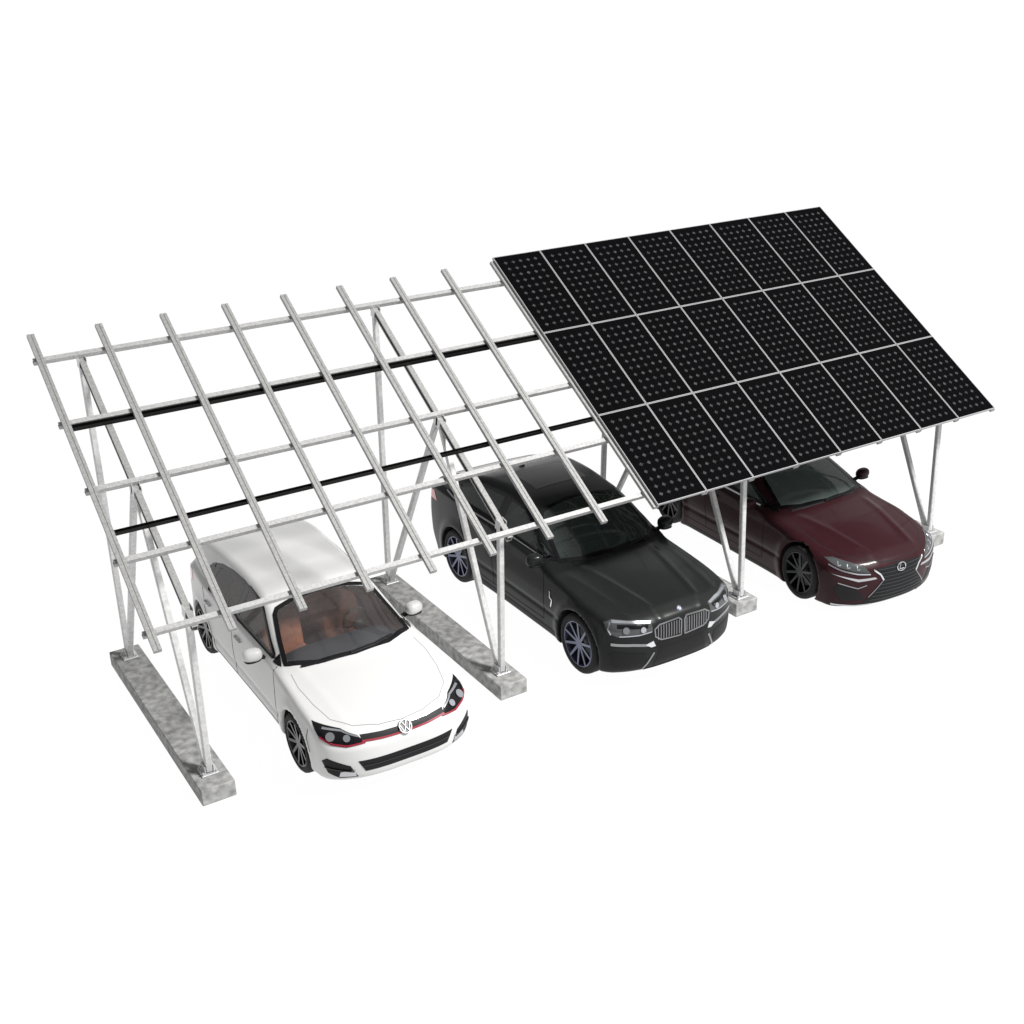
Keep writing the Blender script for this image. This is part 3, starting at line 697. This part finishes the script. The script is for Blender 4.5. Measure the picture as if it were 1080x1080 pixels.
# ------------------------------------------------------------ black SUV coupe
M['blackpaint'] = mat('black_metallic_paint', (.013, .0145, .0138), .32, 0, spec=.10, coat=.10, back=(.02, .02, .02))
M['smoke'] = glass_mat('smoked_glass', (.16, .19, .18), .8, .30, (.10, .13, .12))
M['seat_dark'] = mat('dark_leather', (.05, .055, .055), .6)
M['rim_blue'] = mat('blue_grey_alloy', (.13, .14, .20), .3, .75)
suv_cfg = dict(wb=2.93, R=.375, arch=.425, flare=.022, wmax=.99, bottom=.19, ymin=-.79, ymax=3.98, zmax=1.70,
    top=[(-1.2, .76), (-.78, .865), (-.70, .91), (-.5, .965), (-.25, 1.005), (0, 1.04), (.25, 1.07), (.47, 1.10), (.58, 1.15), (.88, 1.34), (1.18, 1.51), (1.38, 1.59), (1.65, 1.65), (1.95, 1.672), (2.3, 1.655), (2.8, 1.56), (3.35, 1.38), (3.75, 1.25), (3.92, 1.20), (4.2, 1.1)],
    belt=[(-1, .86), (-.6, .92), (0, 1.0), (.5, 1.07), (1.8, 1.13), (3.0, 1.20), (4.0, 1.15)],
    width=[(-1, .91), (-.6, .94), (-.2, .975), (0, .98), (.8, .965), (1.6, .965), (2.9, .985), (3.4, .96), (4.0, .88)],
    front=[(.15, -.64), (.25, -.74), (.35, -.775), (.5, -.79), (.75, -.785), (.85, -.765), (.92, -.69), (1.8, -.4)],
    rear=[(.25, 3.85), (.5, 3.96), (.8, 3.98), (1.1, 3.95), (1.25, 3.85), (1.8, 3.6)],
    camber=[(-.8, .05), (.5, .07), (1.4, .08), (2, .085), (3.2, .09)], bow=.16, ridges=[(.30, .56, .018, .05), (.62, .80, .012, .06)],
    zwide=.70, tuck=.05, lean=.025, crease=.52, step=.05, tumble=.50, redge=.07, fbow=.27, fpow=3.2, rbow=.22,
    windows=[[(.80, 1.145), (1.00, 1.26), (1.34, 1.45), (1.50, 1.52), (1.88, 1.545), (1.94, 1.18)], [(2.02, 1.185), (1.97, 1.55), (2.35, 1.545), (2.75, 1.47), (3.00, 1.38), (2.88, 1.22)], [(2.95, 1.23), (3.06, 1.355), (3.30, 1.25), (3.24, 1.235)]],
    pillars=[[(1.93, 1.18), (1.89, 1.545), (1.98, 1.55), (2.03, 1.185)], [(2.88, 1.22), (3.0, 1.38), (3.06, 1.355), (2.95, 1.23)], [(.62, 1.10), (.80, 1.19), (.80, 1.12)]],
    windscreen=[(0, .55), (.47, .60), (.75, .71), (.70, 1.00), (.64, 1.28), (.58, 1.35), (.28, 1.38), (0, 1.39)],
    rearscreen=[(0, 3.72), (.55, 3.66), (.60, 3.5), (.55, 3.05), (0, 3.0)],
    cowl=.48, bonnet=[(.78, .54), (.82, .2), (.82, -.2), (.76, -.42), (.60, -.59), (.3, -.68), (0, -.70)], bonnet_z=.78, roof_end=3.0, roof_z=1.48,
    doors=[('door', [(.76, .38), (.74, 1.15), (1.97, 1.17), (1.97, .38)]), ('rear_door', [(1.97, .38), (1.97, 1.2), (2.95, 1.22), (2.76, .88), (2.50, .62), (2.45, .38)])],
    bump_y=-.36, bump_z=.68, floor=.42,
    shut=[[(.76, 1.11), (.74, .8), (.76, .38), (1.96, .36), (2.44, .37), (2.52, .64), (2.76, .88), (2.92, 1.2)], [(1.98, 1.15), (1.99, .7), (1.96, .37)], [(-.40, .84), (-.38, .70), (-.44, .56)]])
SC = .94
car = Car('black_suv', suv_cfg, (5.465, -3.02, 0), -.008, (.905, .94, SC), 'glossy black sloping roof SUV parked in the middle bay, half under bare rails', 'car')
build_body(car, M['blackpaint'], M['smoke'], M['seat_dark'], M['seat_dark'])
for sd in (-1, 1):
    for y in (0, 2.93): wheel(car, sd*.855, y, sd, (.375, .285, .25, 5, M['rim_blue'], True))
    mirror_part(car, sd, (1.03, .84, 1.15), (.11, .085, .08), M['blackpaint'], M['black'])
    handle(car, 1.78, .98, M['blackpaint'], sd); handle(car, 2.70, 1.02, M['blackpaint'], sd)
    hl = car.patch('headlight', [(.44, -.78, .725), (.60, -.72, .705), (.80, -.58, .71), (.87, -.46, .76), (.89, -.40, .86), (.84, -.50, .885), (.62, -.70, .87), (.45, -.77, .845)], 30, M['lampglass'], sd, off=.004)
    car.strip('lamp_band', [(.47, -.77, .835), (.62, -.70, .855), (.84, -.50, .868)], 30, M['lens'], sd, w=.022, off=.008, parent=hl)
    car.strip('lamp_band', [(.46, -.78, .735), (.60, -.72, .718), (.79, -.58, .722)], 30, M['lens'], sd, w=.014, off=.008, parent=hl)
    car.strip('lamp_band', [(.855, -.50, .74), (.87, -.46, .80), (.85, -.48, .865)], 30, M['lens'], sd, w=.016, off=.008, parent=hl)
    car.strip('lamp_shadow', [(.50, -.77, .80), (.64, -.70, .815), (.80, -.55, .825)], 30, M['gloss_black'], sd, w=.035, off=.006, parent=hl)
    for p, r in (((.56, -.75, .775), .034), ((.73, -.64, .785), .040)): disc_on(car, 'lamp', p, 30, r, M['lens'], sd, parent=hl)
    KP = [(.03, 0, .585), (.32, 0, .605), (.40, 0, .66), (.41, 0, .755), (.34, 0, .798), (.06, 0, .808), (.025, 0, .775)]
    k = car.patch('grille', KP, 0, M['black'], sd, off=.004)
    car.strip('grille_surround', KP, 0, M['dark_chrome'], sd, w=.016, off=.010, closed=True, parent=k)
    for i in range(9):
        xx = .058+i*.038; car.strip('grille_bar', [(xx, 0, .61), (xx, 0, .785)], 0, M['dark_chrome'], sd, w=.010, off=.008, parent=k)
    car.patch('side_intake', [(.50, -.78, .27), (.53, -.77, .47), (.84, -.55, .53), (.88, -.46, .48), (.84, -.55, .27)], 28, M['black'], sd, off=.004)
    car.strip('bumper_crease', [(.50, -.78, .57), (.66, -.70, .60), (.86, -.50, .62)], 28, M['dark_chrome'], sd, w=.035, off=.006)
    car.strip('bumper_blade', [(.56, -.77, .25), (.50, -.78, .33), (.42, -.79, .46)], 20, M['dark_chrome'], sd, w=.022, off=.008)
    car.patch('corner_glint', [(.40, -.79, .54), (.43, -.78, .61), (.53, -.76, .58), (.46, -.78, .535)], 20, M['chrome'], sd, off=.008)  # bright chrome patch stands in for a reflection on the bumper corner
    car.strip('side_vent', [(.97, .58, .62), (.97, .55, .72), (.97, .60, .74), (.97, .60, .82)], 90, M['chrome'], sd, w=.020, off=.006)
    car.patch('tail_light', [(.9, 3.50, 1.00), (.9, 3.84, .98), (.9, 3.90, 1.08), (.9, 3.60, 1.12)], 90, M['tail'], sd)
    car.strip('window_trim', [(.9, .90, 1.135), (.9, 1.9, 1.16), (.9, 2.9, 1.20), (.9, 3.28, 1.225)], 90, M['silver'], sd, w=.012, off=.006)
    car.strip('sill_trim', [(.97, .52, .27), (.97, 2.42, .27)], 90, M['black'], sd, w=.06, off=.004)
car.patch('lower_intake', [(-.40, 0, .26), (.40, 0, .26), (.34, 0, .50), (-.34, 0, .50)], 0, M['black'], off=.004)
car.strip('intake_bar', [(-.40, 0, .545), (.40, 0, .545)], 0, M['black'], w=.05, off=.005)
car.strip('skid_lip', [(-.5, 0, .225), (.5, 0, .225)], 0, M['black'], w=.03, off=.006)
car.patch('sunroof', [(-.40, 1.72, 0), (.40, 1.72, 0), (.40, 2.35, 0), (-.40, 2.35, 0)], 'top', M['gloss_black'], off=.003, step=.05)
bm = bmesh.new(); P, nr = car.surf((0, 2.72, 0), 'top'); blob(bm, P+Vector((0, 0, .025)), (.02, .08, .04), 2.2, 8); car.bm('antenna', bm, M['blackpaint'])
P, nr = car.surf((0, -.71, 0), 'top'); nr = Vector((0, -.75, .66)).normalized(); bm = bmesh.new(); add_prof(bm, P-nr*.01, P+nr*.008, circ(.034, 24)); lg = car.bm('badge', bm, M['dark_chrome'], None, False)
d_, a_, b_ = frame_for(nr)
for q, m in (((1, 1), 'badge_blue'), ((-1, -1), 'badge_blue')):
    if m not in M: M[m] = mat(m, (.02, .12, .5), .3)
    bm = bmesh.new(); fan = [bm.verts.new(P+nr*.0095)]+[bm.verts.new(P+nr*.0095+(a_*q[0]*math.cos(t*PI/12)+b_*q[1]*math.sin(t*PI/12))*.022) for t in range(7)]
    for i in range(1, 7): bm.faces.new((fan[0], fan[i], fan[i+1]))
    car.bm('badge_quarter', bm, M[m], lg, False)
bm = bmesh.new(); torus(bm, P+nr*.008, .028, .0045, nr, 24); car.bm('badge_ring', bm, M['gloss_black'], lg, False)

# ------------------------------------------------------------ dark red sedan
M['wine'] = mat('wine_red_paint', (.026, .0072, .0095), .36, 0, spec=.10, coat=.12, back=(.03, .03, .03))
M['greyglass'] = glass_mat('grey_green_glass', (.35, .40, .38), .8, .45, (.19, .24, .22))
M['rim_black'] = mat('black_alloy', (.03, .031, .033), .3, .8)
sed_cfg = dict(wb=3.10, R=.36, arch=.405, flare=.018, wmax=.95, bottom=.085, ymin=-.96, ymax=4.20, zmax=1.46,
    top=[(-1.4, .55), (-.93, .64), (-.83, .695), (-.6, .765), (-.3, .83), (0, .885), (.25, .91), (.45, .935), (.58, .98), (.94, 1.14), (1.28, 1.27), (1.58, 1.36), (1.9, 1.41), (2.2, 1.44), (2.6, 1.425), (3.0, 1.34), (3.5, 1.14), (3.75, 1.06), (4.05, 1.03), (4.18, .98), (4.4, .9)],
    belt=[(-1, .66), (-.6, .74), (0, .84), (.6, .90), (1.8, .935), (3.2, .99), (4.2, .97)],
    width=[(-1, .89), (-.5, .925), (0, .94), (.8, .925), (1.6, .93), (3.1, .945), (3.6, .92), (4.2, .84)],
    front=[(.0, -.78), (.12, -.88), (.3, -.92), (.45, -.925), (.58, -.91), (.66, -.87), (.72, -.80), (1.5, -.5)],
    rear=[(.2, 4.08), (.4, 4.18), (.7, 4.20), (.95, 4.18), (1.05, 4.10), (1.5, 3.8)],
    camber=[(-.8, .06), (.5, .07), (1.4, .08), (2, .09), (3.2, .09)], bow=.18, ridges=[(.34, .60, .014, .06)],
    zwide=.55, tuck=.05, lean=.02, crease=.42, step=.05, tumble=.52, fbow=.36, fpow=2.6, rbow=.22,
    windows=[[(.86, .96), (1.10, 1.06), (1.45, 1.20), (1.78, 1.27), (2.05, 1.30), (2.10, .985)], [(2.18, .99), (2.14, 1.305), (2.50, 1.30), (2.90, 1.22), (3.15, 1.12), (3.10, 1.02)]],
    pillars=[[(2.09, .985), (2.06, 1.30), (2.15, 1.305), (2.19, .99)], [(.70, .925), (.86, 1.0), (.86, .94)]],
    windscreen=[(0, .55), (.44, .61), (.715, .74), (.66, 1.06), (.60, 1.42), (.54, 1.50), (.27, 1.53), (0, 1.54)],
    rearscreen=[(0, 3.62), (.55, 3.55), (.58, 3.45), (.52, 3.0), (0, 2.96)],
    cowl=.50, bonnet=[(.76, .60), (.79, .2), (.78, -.2), (.70, -.48), (.52, -.70), (.3, -.83), (0, -.885)], bonnet_z=.62, roof_end=2.95, roof_z=1.26,
    doors=[('door', [(.82, .28), (.80, .95), (2.13, .97), (2.13, .28)]), ('rear_door', [(2.13, .28), (2.13, 1.0), (3.15, 1.02), (2.95, .75), (2.70, .52), (2.64, .28)])],
    bump_y=-.42, bump_z=.55, floor=.30,
    shut=[[(.82, .93), (.80, .7), (.82, .27), (2.12, .26), (2.63, .27), (2.72, .54), (2.95, .75), (3.14, 1.0)], [(2.14, .97), (2.15, .6), (2.12, .27)]])
SC = .97
car = Car('red_sedan', sed_cfg, (8.695, -3.13, 0), -.05, (SC*.96, SC*.91, SC), 'dark wine red sedan with spindle grille parked under the solar panels', 'car')
build_body(car, M['wine'], M['greyglass'], M['seat_dark'], M['seat_dark'])
GP = [(.02, 0, .13), (.52, 0, .13), (.47, 0, .23), (.28, 0, .44), (.33, 0, .52), (.42, 0, .59), (.02, 0, .615)]
for sd in (-1, 1):
    for y in (0, 3.10): wheel(car, sd*.825, y, sd, (.36, .275, .235, 5, M['rim_black'], True))
    mirror_part(car, sd, (1.03, 1.02, .99), (.11, .08, .07), M['wine'], M['black'])
    handle(car, 1.95, .80, M['chrome'], sd); handle(car, 2.95, .84, M['chrome'], sd)
    hl = car.patch('headlight', [(.46, -.84, .560), (.62, -.74, .580), (.80, -.58, .640), (.87, -.40, .71), (.80, -.50, .715), (.64, -.68, .675), (.50, -.78, .625)], 35, M['lampglass'], sd, off=.004)
    car.strip('running_light', [(.46, -.85, .540), (.60, -.76, .555), (.76, -.62, .60), (.85, -.46, .655)], 35, M['lens'], sd, w=.016, off=.008, parent=hl)
    for p in ((.58, -.74, .618), (.68, -.66, .640), (.77, -.58, .665)):
        x0, y0, z0 = p; car.strip('lamp', [(x0+.02, y0, z0+.022), (x0+.015, y0, z0-.018), (x0-.028, y0, z0-.012)], 35, M['lens'], sd, w=.014, off=.008, parent=hl)
    car.patch('bumper_blade', [(.38, -.90, .470), (.60, -.78, .455), (.84, -.50, .56), (.60, -.78, .49), (.40, -.88, .495)], 30, M['silver'], sd, off=.007)
    car.patch('side_intake', [(.52, -.84, .20), (.60, -.78, .34), (.80, -.60, .42), (.83, -.54, .36), (.76, -.64, .20)], 30, M['black'], sd, off=.004)
    car.strip('bumper_fin', [(.50, -.84, .40), (.60, -.78, .365), (.80, -.60, .445)], 30, M['dark_chrome'], sd, w=.014, off=.008)
    car.strip('bumper_blade', [(.44, -.9, .115), (.64, -.8, .115), (.84, -.54, .14)], 28, M['silver'], sd, w=.022, off=.008)
    car.strip('grille_surround', GP[2:5], 0, M['dark_chrome'], sd, w=.012, off=.010)
    car.strip('grille_surround', [GP[3], GP[4], GP[5]], 0, M['chrome'], sd, w=.020, off=.011)
    car.strip('window_trim', [(.9, .98, .945), (.9, 2.1, .965), (.9, 3.12, 1.0)], 90, M['chrome'], sd, w=.014, off=.006)
    car.patch('tail_light', [(.9, 3.72, .82), (.9, 4.06, .80), (.9, 4.12, .90), (.9, 3.8, .93)], 90, M['tail'], sd)
    car.strip('sill_trim', [(.9, .52, .14), (.9, 2.6, .14)], 90, M['black'], sd, w=.04, off=.004)
full = [p for p in GP[1:]]+[(-p[0], 0, p[2]) for p in GP[:0:-1]]
gr = car.patch('grille', full, 0, M['black'], off=.004)
M['mesh'] = mat('grille_mesh', (.035, .04, .042), .4, .5)
for i in range(9):
    z = .18+i*.05; wz = np.interp(z, [.14, .23, .44, .52, .60], [.46, .42, .27, .31, .38])
    car.strip('grille_bar', [(-wz, 0, z), (0, 0, z-.012), (wz, 0, z)], 0, M['mesh'], w=.010, off=.010, parent=gr)
P, nr = car.surf((0, 0, .56), 0); bm = bmesh.new(); torus(bm, P+nr*.018, .07, .006, nr, 28, (1, .75))
d_, a_, b_ = frame_for(nr); pt = lambda x, z: P+nr*.018+a_*x+b_*z
sg = -1 if a_.x < 0 else 1
for u, v in (((-.012, .045), (-.038, -.026)), ((-.038, -.026), (.040, -.026))): add_prof(bm, pt(sg*u[0], u[1]), pt(sg*v[0], v[1]), rect(.010, .010, .002), nr)
car.bm('badge', bm, M['chrome'], None, False)
